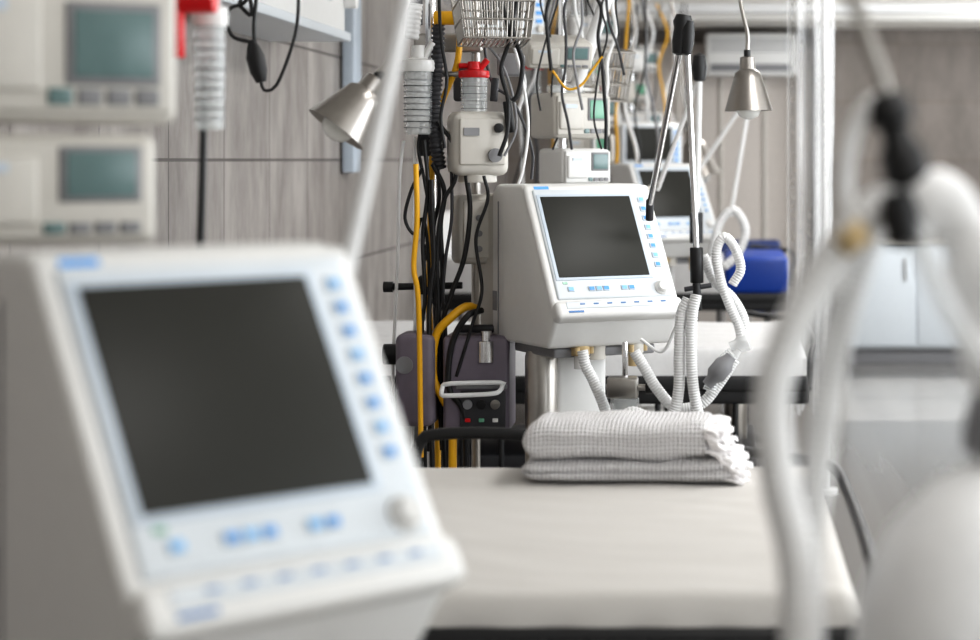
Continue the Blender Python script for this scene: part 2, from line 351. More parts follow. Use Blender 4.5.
# ------------------------------------------------------------ folded blanket
def blanket():
    e = empty('folded_blanket', (-.172, 3.80, .752), math.radians(-3))
    def slab(nm, xl, xr, yf, yb, z0, z1, seed, groove):
        nx, ns = 110, 72; bm = bmesh.new(); uvl = bm.loops.layers.uv.new('uv')
        h = (z1 - z0) / 2; zc = (z0 + z1) / 2
        prof = []
        for k in range(ns):
            a_ = 2 * math.pi * k / ns
            c, s_ = math.cos(a_), math.sin(a_)
            yy = (yf + yb) / 2 + (yb - yf) / 2 * math.copysign(abs(c) ** .45, c)
            zz = h * math.copysign(abs(s_) ** .62, s_)
            g = max(0, -c - .80) / .20
            yy += groove * math.exp(-(zz / (h * .16)) ** 2) * g
            prof.append((yy, zz))
        per = [0]
        for k in range(1, ns + 1): per.append(per[-1] + math.hypot(prof[k % ns][0] - prof[k - 1][0], prof[k % ns][1] - prof[k - 1][1]))
        G = []
        for i in range(nx + 1):
            f = i / nx; x = xl + (xr - xl) * f
            eL = max(0, 1 - (x - xl) / .035); eR = max(0, 1 - (xr - x) / .012)
            sc = math.sqrt(max(.0, 1 - eL * eL)) * math.sqrt(max(.25, 1 - eR * eR * .6)); sc = max(sc, .04)
            row = []
            for (yy, zz) in prof:
                ym = (yf + yb) / 2
                p = Vector((x, ym + (yy - ym) * (.86 + .14 * sc), zc + zz * sc))
                nz = noise.noise(Vector((x * 7 + seed, p.y * 8, p.z * 6))) * .009 + noise.noise(Vector((x * 22, p.y * 22, seed))) * .0032
                rt = max(0, (x - (xr - .06)) / .06)
                p.z = max(.0015, p.z + nz * (1 if z0 > .02 or zz > 0 else .2) + .004 * rt * math.sin(yy * 110 + seed))
                p.y += noise.noise(Vector((x * 9, seed, zz * 20))) * .010
                row.append(bm.verts.new(p))
            G.append(row)
        for i in range(nx):
            for k in range(ns):
                kk = (k + 1) % ns
                fc = bm.faces.new((G[i][k], G[i + 1][k], G[i + 1][kk], G[i][kk]))
                xa, xb = xl + (xr - xl) * i / nx, xl + (xr - xl) * (i + 1) / nx
                for lp, uvv in zip(fc.loops, ((xa, per[k]), (xb, per[k]), (xb, per[k + 1]), (xa, per[k + 1]))): lp[uvl].uv = uvv
        bm.faces.new(G[0]); bm.faces.new(G[-1][::-1])
        return fin(nm, bm, WAFFLE, e, ang=None)
    slab('lower_fold', -.200, .190, -.125, .115, .0, .048, 1.3, .012)
    slab('upper_fold', -.198, .150, -.118, .105, .040, .112, 5.7, .005)
    def ruffle(nm, path, w, waves, seed):
        P = cr_sample(path, .0012); n = len(P); bm = bmesh.new(); prev = None
        for i, p in enumerate(P):
            f = i / (n - 1); r = []
            for j in range(6):
                t = j / 5; am = .0065 * t
                off = Vector((w * t * (1 + .25 * math.sin(f * waves * 3.1 + seed)), am * math.sin(f * waves * 6.283 + seed) - .004 * t, am * .7 * math.cos(f * waves * 6.283 * 1.3 + seed) - .008 * t * t))
                q_ = p + off; q_.z = max(.002, q_.z); r.append(bm.verts.new(q_))
            if prev:
                for j in range(5): bm.faces.new((prev[j], prev[j + 1], r[j + 1], r[j]))
            prev = r
        o = fin(nm, bm, FRILL, e, ang=None); sm = o.modifiers.new('thick', 'SOLIDIFY'); sm.thickness = .0028
    k = 0
    for yy in (-.112, -.085, -.05, -.01, .03, .07):
        ruffle('ruffle_%d' % k, [(.138, yy, .102), (.148, yy - .006, .080), (.158, yy - .002, .060), (.172, yy - .008, .040), (.182, yy, .018), (.182, yy, .006)], .026 + .008 * (k % 2), 9 + k % 3, k * 1.7); k += 1
    for z_ in (.012, .036, .060, .085, .102):
        x_ = .176 if z_ < .05 else .142
        ruffle('ruffle_h_%d' % k, [(x_, -.12, z_), (x_ + .004, -.06, z_ + .004), (x_, .0, z_), (x_ + .003, .06, z_ + .002), (x_, .10, z_)], .030, 16, k); k += 1
blanket()

# ------------------------------------------------------------ infusion pump
def pump(name, c, yaw, w=.20, h=.13, d=.12, lcd=TEAL, body=WHITE, syringe=True, tilt=0, dz=.14):
    e = empty(name, c, yaw); e.rotation_euler = (tilt, 0, yaw)
    box('body', (w, d, h), (0, 0, 0), body, e, .014)
    box('front_panel', (w * .94, .01, h * .86), (0, -d / 2 - .002, 0), body, e, .004)
    box('display_frame', (w * .36, .008, h * .50), (w * .24, -d / 2 - .007, h * dz), GREY, e, .003)
    box('display', (w * .30, .006, h * .40), (w * .24, -d / 2 - .010, h * dz), lcd, e, .001)
    for i in range(4):
        box('key_%d' % i, (w * .09, .006, h * .10), (w * (.04 + i * .11), -d / 2 - .008, -h * .34), GREY if i else TEAL, e, .002)
    box('door', (w * .42, .014, h * .62), (-w * .24, -d / 2 - .008, -.0), body, e, .006)
    box('label', (w * .2, .004, h * .08), (-w * .26, -d / 2 - .0155, h * .2), BEZ2, e, 0)
    if syringe:
        cyl('syringe_barrel', (-w * .42, -d * .1, h * .5 + .012), (w * .16, -d * .1, h * .5 + .012), .014, CLEAR, e)
        rod('plunger', (w * .1, -d * .1, h * .5 + .012), (w * .40, -d * .1, h * .5 + .012), .006, WHITE, e)
        cyl('plunger_head', (w * .38, -d * .1, h * .5 + .012), (w * .42, -d * .1, h * .5 + .012), .018, CREAM, e)
    box('pole_clamp', (.05, .05, .05), (0, d / 2 + .02, 0), DGREY, e, .008)
    return e

def iv_pole(name, x, y, h, hooks=True, r=.012, m=CHROME):
    e = empty(name, (x, y, 0))
    rod('pole', (0, 0, .06), (0, 0, h), r, m, e)
    for k in range(5):
        a_ = k * 2 * math.pi / 5 + .3; p = (.2 * math.cos(a_), .2 * math.sin(a_))
        rod('leg_%d' % k, (0, 0, .085), (p[0], p[1], .07), .012, m, e)
        cyl('caster_%d' % k, (p[0] - .01, p[1], .027), (p[0] + .01, p[1], .027), .027, BLACK, e)
        rod('caster_stem_%d' % k, (p[0], p[1], .05), (p[0], p[1], .075), .006, m, e)
    if hooks:
        for s in (-1, 1): tube('hook_%d' % s, [(0, 0, h - .01), (s * .05, 0, h + .0), (s * .10, 0, h - .01), (s * .11, 0, h + .03)], .005, m, e)
    return e

iv_pole('iv_pole', -.98, 2.50, 2.1)
pump('infusion_pump', (-.805, 2.33, 1.487), math.radians(32), .30, .19, .14, TEAL, CREAM, True, 0, -.02)
pump('infusion_pump.001', (-.810, 2.33, 1.316), math.radians(32), .26, .128, .14, TEAL, CREAM, False)

def canister(name, x, y, z, h, r, red=True, wallmount=None, lines=True):
    e = empty(name, (x, y, z))
    lathe('jar', [(0, 0), (r * .85, 0), (r * .92, h * .03), (r, h), (r * 1.05, h)], CLEAR, e)
    lathe('contents_liner', [(0, .004), (r * .8, .004), (r * .9, h * .96), (0, h * .96)], CLEAR, e)
    lathe('lid', [(r * 1.1, h * .95), (r * 1.16, h * 1.0), (r * 1.12, h * 1.12), (r * .5, h * 1.16), (r * .45, h * 1.35), (0, h * 1.35)], RED if red else WHITE, e)
    cyl('lid_port', (r * .3, 0, h * 1.12), (r * 1.0, 0, h * 1.4), r * .24, RED if red else WHITE, e)
    if red: cyl('lid_port_b', (-r * .3, 0, h * 1.25), (-r * 1.1, 0, h * 1.25), r * .2, RED, e)
    if lines:
        for k in range(9): lathe('graduation_%d' % k, [(r * 1.005, h * (.1 + .09 * k)), (r * 1.012, h * (.1 + .09 * k)), (r * 1.012, h * (.113 + .09 * k)), (r * 1.005, h * (.113 + .09 * k))], DGREY if k % 2 else GREY, e, n=16)
    rod('bracket', (0, 0, h * 1.05), ((wallmount if wallmount else -.1), .02, h * 1.05), .008, STEEL, e)
    return e
canister('suction_canister', -.777, 3.02, 1.395, .165, .024, False, -.72)
sh = empty('suction_hose')
tube('hose_a', [(-.80, 3.08, 1.50), (-.803, 3.08, 1.33), (-.808, 3.08, 1.2), (-.82, 3.08, 1.08), (-.95, 3.08, .98), (-1.3, 3.1, 1.0), (-1.49, 3.1, 1.05)], .006, BLACK, sh)
red = empty('gas_outlet_valve', (-.79, 2.93, 1.585))
cyl('body', (-.04, 0, 0), (.045, 0, 0), .020, RED, red); cyl('knob', (-.012, 0, .0), (-.012, 0, -.085), .012, RED, red); rod('stem', (-.03, 0, 0), (-.70, .1, .0), .01, STEEL, red)
cyl('cap', (-.02, 0, .01), (-.02, 0, .07), .03, RED, red)

# ------------------------------------------------------------ headwall unit and cables
hu = empty('bedhead_supply_unit')
box('trunking', (.25, 3.7, .34), (-1.375, 4.75, 1.916), WHITE, hu, .01)
box('lower_lip', (.27, 3.7, .03), (-1.365, 4.75, 1.755), BEZEL, hu, .006)
for k in range(6):
    box('socket_%d' % k, (.012, .09, .09), (-1.245, 3.3 + k * .6, 1.9), BEZEL, hu, .004)
    cyl('gas_port_%d' % k, (-1.25, 3.6 + k * .6, 1.88), (-1.21, 3.6 + k * .6, 1.88), .03, (YELLOW, BLACK, WHITE)[k % 3], hu)
box('conduit', (.05, .16, 1.2), (-1.47, 7.9, 1.9), BEZ2, hu, .008)
pc = empty('power_cable')
tube('lead_a', [(-.93, 4.0, 1.72), (-.94, 4.0, 1.62), (-.935, 4.0, 1.56)], .004, BLACK, pc)
lathe('plug', [(0, 0), (.010, .01), (.017, .25), (.019, .6), (.012, .85), (.006, 1), (0, 1)], BLACK, pc, p0=(-.925, 4.0, 1.505), p1=(-.945, 4.0, 1.59))
tube('lead_b', [(-.945, 4.0, 1.585), (-.985, 4.0, 1.60), (-.99, 4.0, 1.65), (-.955, 4.0, 1.67), (-.95, 4.02, 1.74), (-1.1, 4.1, 1.79), (-1.23, 4.1, 1.8)], .004, BLACK, pc)
tube('lead_c', [(-.852, 4.0, 1.74), (-.852, 4.0, 1.64), (-.865, 4.0, 1.575), (-.895, 4.0, 1.50), (-.92, 4.0, 1.49), (-.926, 4.0, 1.51)], .0035, BLACK, pc)
tube('lead_d', [(-.852, 4.0, 1.74), (-.9, 4.05, 1.79), (-1.23, 4.1, 1.83)], .0035, BLACK, pc)
tube('lead_e', [(-.97, 4.0, 1.66), (-.945, 4.0, 1.64), (-.955, 4.0, 1.70), (-.97, 4.0, 1.66)], .004, BLACK, pc)

# ------------------------------------------------------------ examination lamps
def lamp(name, tip, mouth, R, neck):
    e = empty(name)
    tip = Vector(tip); mouth = Vector(mouth)
    lathe('shade', [(R * .20, 0), (R * .30, .02), (R * .34, .24), (R * .52, .30), (R * .60, .42), (R * .95, .93), (R, 1), (R * .96, 1.0), (R * .90, .93), (R * .55, .44), (R * .3, .32), (0, .31)], SHADE, e, p0=tip, p1=mouth, n=40)
    d = mouth - tip
    lathe('bulb', [(R * .2, .4), (R * .35, .6), (R * .50, .85), (R * .50, 1.0), (R * .38, 1.10), (R * .15, 1.15), (0, 1.16)], GLASSB, e, p0=tip, p1=mouth)
    cyl('swivel', tip - d * .12, tip + d * .04, R * .14, BLACK, e)
    tube('gooseneck', neck, .006, STEEL, e)
    return e
lamp('examination_lamp', (.064, 5.5, 1.635), (.068, 5.5, 1.485), .067, [(.064, 5.5, 1.65), (.064, 5.5, 1.70), (.045, 5.5, 1.79), (.02, 5.52, 2.0), (.02, 5.55, 2.4), (.02, 5.55, 2.74)])
lamp('examination_lamp.001', (-.695, 4.0, 1.515), (-.770, 3.97, 1.410), .066, [(-.695, 4.0, 1.52), (-.67, 4.0, 1.555), (-.645, 4.02, 1.64), (-.64, 4.1, 1.8), (-.9, 4.3, 2.1), (-1.49, 4.6, 2.2)])

# ------------------------------------------------------------ bay equipment column
Y = 5.2
col = empty('equipment_column', (0, 0, 0))
rod('pole', (-.77, Y + .05, .07), (-.77, Y + .05, 2.3), .014, CHROME, col)
rod('pole_2', (-.66, Y + .12, .07), (-.66, Y + .12, 2.3), .012, STEEL, col)
box('pole_base', (.42, .36, .06), (-.70, Y + .08, .07), GREY, col, .02)
for sx in (-.88, -.52):
    for sy in (-.07, .23): cyl('caster', (sx - .01, Y + sy, .03), (sx + .01, Y + sy, .03), .03, BLACK, col)
rod('cross_bar', (-.874, Y, 1.020), (-.68, Y, 1.024), .009, BLACK, col)
cyl('cross_bar_knob', (-.885, Y, 1.020), (-.86, Y, 1.020), .014, BLACK, col)
box('clamp_a', (.05, .06, .05), (-.77, Y + .02, 1.025), BLACK, col, .008)
box('clamp_b', (.045, .05, .045), (-.76, Y + .01, 1.11), BLACK, col, .008)
box('clamp_c', (.06, .06, .06), (-.765, Y + .02, 1.39), DGREY, col, .008)
rod('clamp_lever', (-.77, Y - .03, 1.02), (-.74, Y - .04, .97), .006, BLACK, col)
rod('basket_bracket', (-.58, 5.07, 1.70), (-.66, 5.32, 1.72), .008, STEEL, col)
box('bracket_plate', (.18, .03, .05), (-.73, Y + .1, 1.66), STEEL, col, .006)
cyl('black_knob', (-.885, Y, .845), (-.82, Y, .845), .027, BLACK, col); rod('knob_stem', (-.83, Y, .845), (-.77, Y + .05, .845), .008, STEEL, col)
cyl('valve_top', (-.80, Y - .02, 1.70), (-.80, Y - .02, 1.766), .02, DGREY, col)
cyl('valve_body', (-.745, Y - .06, 1.715), (-.69, Y - .06, 1.715), .018, YELLOW, col); cyl('valve_nut', (-.69, Y - .06, 1.715), (-.675, Y - .06, 1.715), .022, STEEL, col)
box('terminal_box', (.07, .05, .06), (-.56, Y + .06, 1.60), GREY, col, .008); box('terminal_box_b', (.05, .05, .09), (-.69, Y + .10, 1.55), DGREY, col, .008)
cyl('connector_a', (-.555, Y - .08, 1.50), (-.545, Y - .08, 1.42), .012, BLACK, col); cyl('connector_b', (-.585, Y - .08, 1.56), (-.59, Y - .08, 1.50), .010, DGREY, col)
canister('flow_meter_jar', -.786, Y - .06, 1.415, .17, .038, False, .02)
canister('suction_canister.001', -.645, Y - .04, 1.462, .105, .035, True, -.1)
h = col
tube('yellow_upper', [(-.70, Y, 2.2), (-.70, Y, 1.80), (-.685, Y - .03, 1.70), (-.69, Y - .03, 1.60), (-.735, Y - .01, 1.49), (-.757, Y, 1.38), (-.762, Y - .01, 1.15), (-.766, Y, .95), (-.75, Y + .03, .7), (-.75, Y + .03, .3)], .0085, YELLOW, h)
tube('yellow_lower', [(-.635, Y - .05, .965), (-.66, Y - .08, .975), (-.70, Y - .1, .945), (-.735, Y - .1, .90), (-.742, Y - .1, .80), (-.715, Y - .1, .74), (-.694, Y - .1, .69), (-.692, Y - .1, .55), (-.70, Y - .05, .2)], .011, YELLOW, h)
tube('yellow_third', [(-.775, Y - .17, 1.34), (-.772, Y - .17, 1.2), (-.780, Y - .17, 1.08), (-.768, Y - .17, .98), (-.765, Y - .15, .6)], .007, YELLOW, h)
tube('black_loop', [(-.62, Y - .08, .965), (-.65, Y - .12, .955), (-.685, Y - .12, .90), (-.70, Y - .12, .82), (-.695, Y - .12, .76), (-.66, Y - .12, .70), (-.655, Y - .1, .5)], .008, BLACK, h)
corr('black_corrugated', [(-.735, Y - .05, 1.70), (-.738, Y - .05, 1.60), (-.745, Y - .05, 1.50), (-.742, Y - .05, 1.40), (-.735, Y - .03, 1.33)], .019, DGREY, h, .012, depth=.15)
corr('white_corrugated', [(-.79, Y - .08, 1.75), (-.795, Y - .08, 1.70), (-.80, Y - .08, 1.66)], .02, HOSE, h, .012)
blk = [
 [(-.78, 1.45), (-.79, 1.38), (-.775, 1.30), (-.76, 1.2), (-.75, 1.05), (-.745, .9), (-.73, .6)],
 [(-.74, 1.34), (-.735, 1.25), (-.752, 1.15), (-.742, 1.0), (-.735, .85), (-.72, .55)],
 [(-.75, 1.34), (-.72, 1.27), (-.73, 1.18), (-.725, 1.05), (-.74, .92), (-.76, .6)],
 [(-.70, 1.32), (-.70, 1.2), (-.715, 1.1), (-.722, 1.0), (-.715, .9), (-.71, .5)],
 [(-.735, 1.45), (-.69, 1.38), (-.69, 1.30), (-.72, 1.24), (-.735, 1.12), (-.73, .9), (-.725, .7)],
 [(-.66, 1.31), (-.65, 1.22), (-.665, 1.1), (-.70, 1.0), (-.72, .9), (-.70, .6)],
 [(-.77, 1.33), (-.80, 1.27), (-.815, 1.2), (-.79, 1.16), (-.77, 1.2), (-.755, 1.1), (-.75, .8)],
 [(-.765, 1.4), (-.755, 1.28), (-.768, 1.15), (-.762, 1.0), (-.77, .9), (-.76, .5)],
 [(-.745, 1.3), (-.742, 1.2), (-.738, 1.1), (-.748, 1.0), (-.75, .9), (-.74, .5)],
 [(-.61, 1.31), (-.60, 1.25), (-.63, 1.15), (-.615, 1.02), (-.64, .93), (-.68, .8)],
 [(-.56, 1.74), (-.545, 1.66), (-.565, 1.58), (-.548, 1.50), (-.55, 1.42), (-.57, 1.36)],
 [(-.52, 1.78), (-.535, 1.68), (-.51, 1.60), (-.52, 1.52), (-.535, 1.50)],
 [(-.72, 1.78), (-.715, 1.66), (-.70, 1.55), (-.715, 1.46), (-.705, 1.38)],
]
for i, p in enumerate(blk): tube('cable_%d' % i, [(x, Y - .03 - .010 * i, z) for x, z in p], .0045 + .001 * (i % 3), BLACK if i != 3 else DGREY, h)
tube('white_line_a', [(-.83, Y - .02, 1.40), (-.84, Y - .02, 1.30), (-.845, Y - .02, 1.1), (-.855, Y, .95), (-.86, Y, .75), (-.84, Y, .5)], .0045, WMETAL, h)
tube('white_line_b', [(-.80, Y - .02, 1.41), (-.805, Y - .02, 1.2), (-.80, Y - .02, 1.0), (-.81, Y, .6)], .004, HOSE, h)
tube('white_line_c', [(-.62, Y - .1, 1.66), (-.57, Y - .1, 1.60), (-.54, Y - .1, 1.52), (-.53, Y - .1, 1.43), (-.56, Y - .1, 1.36)], .0035, GREY, h)
tube('white_line_d', [(-.58, Y - .1, 1.74), (-.53, Y - .1, 1.62), (-.50, Y - .1, 1.46), (-.51, Y - .1, 1.34), (-.53, Y - .1, 1.27)], .004, HOSE, h)
tube('grey_line_e', [(-.60, Y - .02, 1.78), (-.62, Y - .02, 1.66), (-.60, Y - .02, 1.55), (-.545, Y - .02, 1.5), (-.50, Y, 1.38), (-.5, Y, 1.3)], .004, DGREY, h)

m1 = empty('gas_humidifier', (-.636, Y - .04, 1.392), math.radians(20))
box('body', (.145, .11, .165), (0, 0, 0), CREAM, m1, .022); box('front', (.12, .012, .12), (0, -.056, .005), CREAM, m1, .005)
cyl('dial', (.03, -.06, -.03), (.03, -.075, -.03), .018, GREY, m1); cyl('dial_b', (.04, -.06, .04), (.04, -.072, .04), .012, BLACK, m1)
box('label', (.04, .004, .02), (-.03, -.064, .03), GREY, m1, 0); cyl('foot_ring', (0, 0, -.08), (0, 0, -.10), .05, CREAM, m1)
rod('mount', (0, .03, 0), (-.02, .15, 0), .012, STEEL, m1)
m2 = empty('power_adapter', (-.655, Y + .02, 1.17), math.radians(25))
box('body', (.10, .08, .18), (0, 0, 0), CREAM, m2, .015); box('front', (.08, .01, .15), (0, -.042, 0), CREAM, m2, .004)
for i in range(3): cyl('port_%d' % i, (.0, -.045, -.05 + i * .04), (.0, -.055, -.05 + i * .04), .008, GREY, m2)
rod('mount', (0, .03, 0), (0, .12, 0), .012, STEEL, m2)

su = empty('suction_unit', (-.69, Y - .06, .78))
box('body_left', (.10, .14, .235), (-.095, 0, .01), PURP, su, .018)
box('body_right', (.17, .16, .245), (.06, .02, 0), PURP, su, .012)
box('panel', (.115, .01, .10), (.078, -.062, -.065), DGREY, su, .004)
box('panel_lip', (.13, .01, .012), (.075, -.065, -.005), GREY, su, .003)
for i in range(3):
    cyl('gauge_%d' % i, (.04 + i * .035, -.065, -.05), (.04 + i * .035, -.075, -.05), .012, (GREY, BLACK, STEEL)[i], su)
    box('switch_%d' % i, (.014, .008, .01), (.04 + i * .035, -.068, -.09), (RED, GREEN, WHITE)[i], su, .002)
tube('handle', [(-.02, -.09, .0), (-.02, -.11, -.02), (.0, -.115, -.022), (.10, -.115, -.018), (.125, -.11, -.012), (.13, -.09, .0), (.125, -.09, .008), (.0, -.095, .006), (-.02, -.09, .0)], .006, WMETAL, su)
cyl('regulator', (.085, -.05, .055), (.085, -.05, .11), .024, CHROME, su); cyl('regulator_cap', (.085, -.05, .11), (.085, -.05, .135), .014, CHROME, su)
cyl('side_gauge', (-.12, -.075, .05), (-.12, -.062, .05), .022, GREY, su)
box('carry_grip', (.12, .03, .02), (.06, .02, .135), DGREY, su, .008)
rod('mount', (-.08, .06, .02), (-.08, .12, .02), .014, STEEL, su)

def basket(name, c, sx, sy, sz, rz=0, rx=0):
    e = empty(name, c, rz); e.rotation_euler = (rx, 0, rz)
    for k, z in enumerate((0, sz * .33, sz * .66, sz)):
        f = .82 + .18 * z / sz; a_, b_ = sx / 2 * f, sy / 2 * f
        P = [(-a_, -b_, z), (a_, -b_, z), (a_, b_, z), (-a_, b_, z)]
        for i in range(4): rod('hoop_%d_%d' % (k, i), P[i], P[(i + 1) % 4], .003 if k < 3 else .0045, STEEL, e)
    n = 14
    for i in range(n + 1):
        t = -1 + 2 * i / n
        for s in (-1, 1): rod('wire_%d_%d' % (i, s), (t * sx / 2 * .82, s * sy / 2 * .82, 0), (t * sx / 2, s * sy / 2, sz), .0018, STEEL, e)
        rod('floor_wire_%d' % i, (t * sx / 2 * .82, -sy / 2 * .82, 0), (t * sx / 2 * .82, sy / 2 * .82, 0), .0018, STEEL, e)
    for i in range(9):
        t = -1 + 2 * i / 8
        for s in (-1, 1): rod('end_wire_%d_%d' % (i, s), (s * sx / 2 * .82, t * sy / 2 * .82, 0), (s * sx / 2, t * sy / 2, sz), .0018, STEEL, e)
    return e
basket('wire_basket', (-.575, 5.0, 1.645), .20, .15, .14, .25, -.12)
basket('wire_basket.001', (-.42, 6.6, 1.55), .20, .2, .16, .3, .1)

iv_pole('iv_pole.001', -.50, 6.18, 2.2)
pump('infusion_pump.002', (-.462, 6.0, 1.482), math.radians(38), .20, .135, .14, GREEN, CREAM)
pump('infusion_pump.003', (-.450, 6.0, 1.330), math.radians(38), .17, .11, .14, TEAL, WHITE, False)
pump('infusion_pump.004', (-.50, 5.9, 1.67), math.radians(20), .20, .08, .14, TEAL, CREAM, False, .25)
mh = empty('monitor_support_arm')
rod('arm_a', (-.33, 6.0, 1.9), (-.45, 6.0, 1.55), .02, WMETAL, mh); rod('arm_b', (-.33, 6.0, 1.9), (-.32, 6.1, 2.74), .025, WMETAL, mh)
cyl('joint', (-.33, 5.96, 1.9), (-.33, 6.05, 1.9), .035, GREY, mh)
ch = empty('cable_bundle')
for i in range(16):
    x = -.585 + .019 * i; yy = 5.6 + .1 * (i % 5); z0 = 1.95 - .03 * (i % 4)
    pts = [(x, yy, z0 + .3)]
    for k in range(4 + i % 4):
        x += random.uniform(-.026, .028); pts.append((x, yy, z0 - .08 * k))
    tube('cable_%d' % i, pts, .003 + .0012 * (i % 3), (BLACK, DGREY, HOSE, BLACK, GREY, BLACK)[i % 6], ch)
tube('yellow_wire', [(-.48, 5.6, 1.60), (-.44, 5.6, 1.55), (-.40, 5.6, 1.56), (-.37, 5.6, 1.60), (-.34, 5.6, 1.64)], .0035, YELLOW, ch)

# ------------------------------------------------------------ articulated arm of the middle ventilator
aa = empty('circuit_support_arm.001')
lathe('joint_head', [(0, 0), (.015, .05), (.020, .35), (.019, .65), (.024, .8), (.018, .98), (0, 1)], BLACK, aa, p0=(-.110, 4.8, 1.60), p1=(-.096, 4.8, 1.70))
lathe('joint_head_b', [(0, 0), (.012, .05), (.016, .35), (.016, .65), (.012, .98), (0, 1)], BLACK, aa, p0=(-.090, 4.79, 1.60), p1=(-.084, 4.79, 1.685))
rod('rod_lower', (-.107, 4.8, 1.61), (-.185, 5.0, 1.24), .008, CHROME, aa)
rod('rod_drop', (-.088, 4.8, 1.61), (-.066, 4.8, 1.13), .0075, CHROME, aa)
cyl('clamp_black', (-.066, 4.8, 1.14), (-.065, 4.8, 1.055), .016, BLACK, aa)
cyl('clamp_block', (-.066, 4.79, 1.055), (-.062, 4.79, .99), .010, BLACK, aa)
rod('clamp_pin', (-.095, 4.79, 1.04), (-.03, 4.79, 1.05), .006, DGREY, aa)
cyl('vent_clamp', (-.185, 5.0, 1.25), (-.187, 5.02, 1.20), .010, DGREY, aa)
a2 = empty('circuit_support_arm.002')
lathe('joint_head', [(0, 0), (.02, .1), (.026, .5), (.02, .9), (0, 1)], BLACK, a2, p0=(-.08, 6.5, 1.60), p1=(-.08, 6.5, 1.70))
rod('rod_a', (-.08, 6.5, 1.62), (-.09, 6.5, 1.15), .010, WMETAL, a2); rod('rod_b', (-.08, 6.5, 1.62), (-.22, 6.6, 1.25), .008, WMETAL, a2)
rod('stand', (-.22, 6.6, 1.27), (-.5, 6.2, 1.1), .012, STEEL, a2)
cyl('clamp', (-.09, 6.5, 1.18), (-.09, 6.5, 1.08), .022, BLACK, a2)

bc = empty('breathing_circuit')
def q(l, y=4.80): return [(x, y, z) for x, z in l]
corr('limb_a', q([(-.345, .885), (-.338, .85), (-.318, .81), (-.293, .75), (-.274, .68), (-.25, .64)], 4.88), .0145, HOSE, bc)
corr('limb_b', q([(-.215, .89), (-.19, .85), (-.160, .80), (-.115, .755), (-.055, .765), (-.015, .81), (.026, .872)]), .0145, HOSE, bc)
corr('limb_c', q([(-.085, 1.02), (-.102, .98), (-.106, .894), (-.108, .80), (-.125, .74), (-.17, .735), (-.22, .75), (-.26, .72)], 4.76), .0145, HOSE, bc)
corr('limb_d', q([(-.066, 1.03), (-.076, .98), (-.078, .906), (-.074, .82), (-.062, .75), (-.05, .70)], 4.75), .0145, HOSE, bc)
corr('limb_e', q([(.043, .915), (.034, .955), (.010, 1.01), (-.010, 1.07), (-.018, 1.13), (.000, 1.165), (.025, 1.14), (.040, 1.09), (.02, 1.05)]), .0125, HOSE, bc)
corr('limb_g', q([(.050, .92), (.047, .97), (.018, 1.02), (-.025, 1.06), (-.050, 1.12)], 4.83), .0125, HOSE, bc)
corr('limb_f', q([(-.035, .80), (-.02, .84), (.0, .87), (.022, .89)], 4.77), .017, HOSE2, bc)
lathe('filter', [(0, 0), (.014, .0), (.015, .2), (.024, .35), (.024, .7), (.016, .85), (.013, 1), (0, 1)], GREY, bc, p0=(-.04, 4.75, .815), p1=(.018, 4.75, .885))
lathe('mask_connector', [(0, 0), (.013, 0), (.014, .3), (.020, .5), (.022, .95), (.02, 1), (0, 1)], HOSE2, bc, p0=(.015, 4.8, .90), p1=(.06, 4.8, .915))
cyl('y_piece', (.02, 4.8, .875), (.048, 4.8, .918), .012, HOSE, bc)
tube('pressure_line', q([(-.20, .92), (-.15, .89), (-.12, .94), (-.09, 1.02)]), .004, HOSE, bc)
hm = empty('humidifier_mount', (-.24, 4.84, 0))
rod('rod', (0, 0, .80), (0, 0, .91), .007, CHROME, hm); box('block', (.075, .05, .05), (-.005, 0, .80), STEEL, hm, .006)
rod('screw', (-.045, 0, .80), (.06, 0, .80), .008, STEEL, hm); cyl('knob', (.05, 0, .80), (.075, 0, .80), .016, BLACK, hm)
cyl('chamber', (0, 0, .70), (0, 0, .775), .035, CLEAR, hm); rod('bar', (-.0, 0, .72), (-.02, .25, .65), .01, STEEL, hm)

# ------------------------------------------------------------ far bays
def monitor(name, c, yaw, w=.3, h=.24):
    e = empty(name, c, yaw)
    box('shell', (w, .10, h), (0, 0, 0), WHITE, e, .018); box('bezel', (w * .94, .012, h * .9), (0, -.05, 0), BEZEL, e, .006)
    box('display', (w * .74, .008, h * .66), (-w * .05, -.055, .02), SCREEN, e, .003)
    for i in range(6): box('key_%d' % i, (w * .08, .006, h * .05), (w * .40, -.057, h * (.3 - i * .11)), BLUE, e, 0)
    cyl('knob', (w * .4, -.055, -h * .36), (w * .4, -.075, -h * .36), .014, CREAM, e)
    rod('arm', (0, .04, 0), (-.1, .25, .02), .02, WMETAL, e)
    return e
k = 5
for y0, xs in ((8.9, -.66), (11.6, -.55)):
    iv_pole('iv_pole.%03d' % (2 + int(y0 > 10)), xs, y0 + .2, 2.3)
    for j, (dz, dx) in enumerate(((1.92, .05), (1.74, .0), (1.56, .08), (1.40, .06))):
        pump('infusion_pump.%03d' % k, (xs + dx, y0, dz), math.radians(30 - 10 * j), .22, .13, .14, (TEAL, GREEN)[j % 2], (WHITE, CREAM)[j % 2], j % 2 == 0); k += 1
    canister('suction_canister.%03d' % (2 + int(y0 > 10)), xs - .2, y0, 1.6, .16, .05, True, .1)
    cb = empty('cable_bundle.%03d' % (1 + int(y0 > 10)))
    for i in range(14):
        x = xs - .25 + i * .045; pts = []
        for t in range(7): pts.append((x + random.uniform(-.04, .04), y0 - .12 + .03 * (i % 4), 2.25 - t * .17))
        tube('cable_%d' % i, pts, .005 + .002 * (i % 3), (BLACK, HOSE, DGREY, YELLOW, WMETAL, BLACK, GREY)[i % 7], cb)
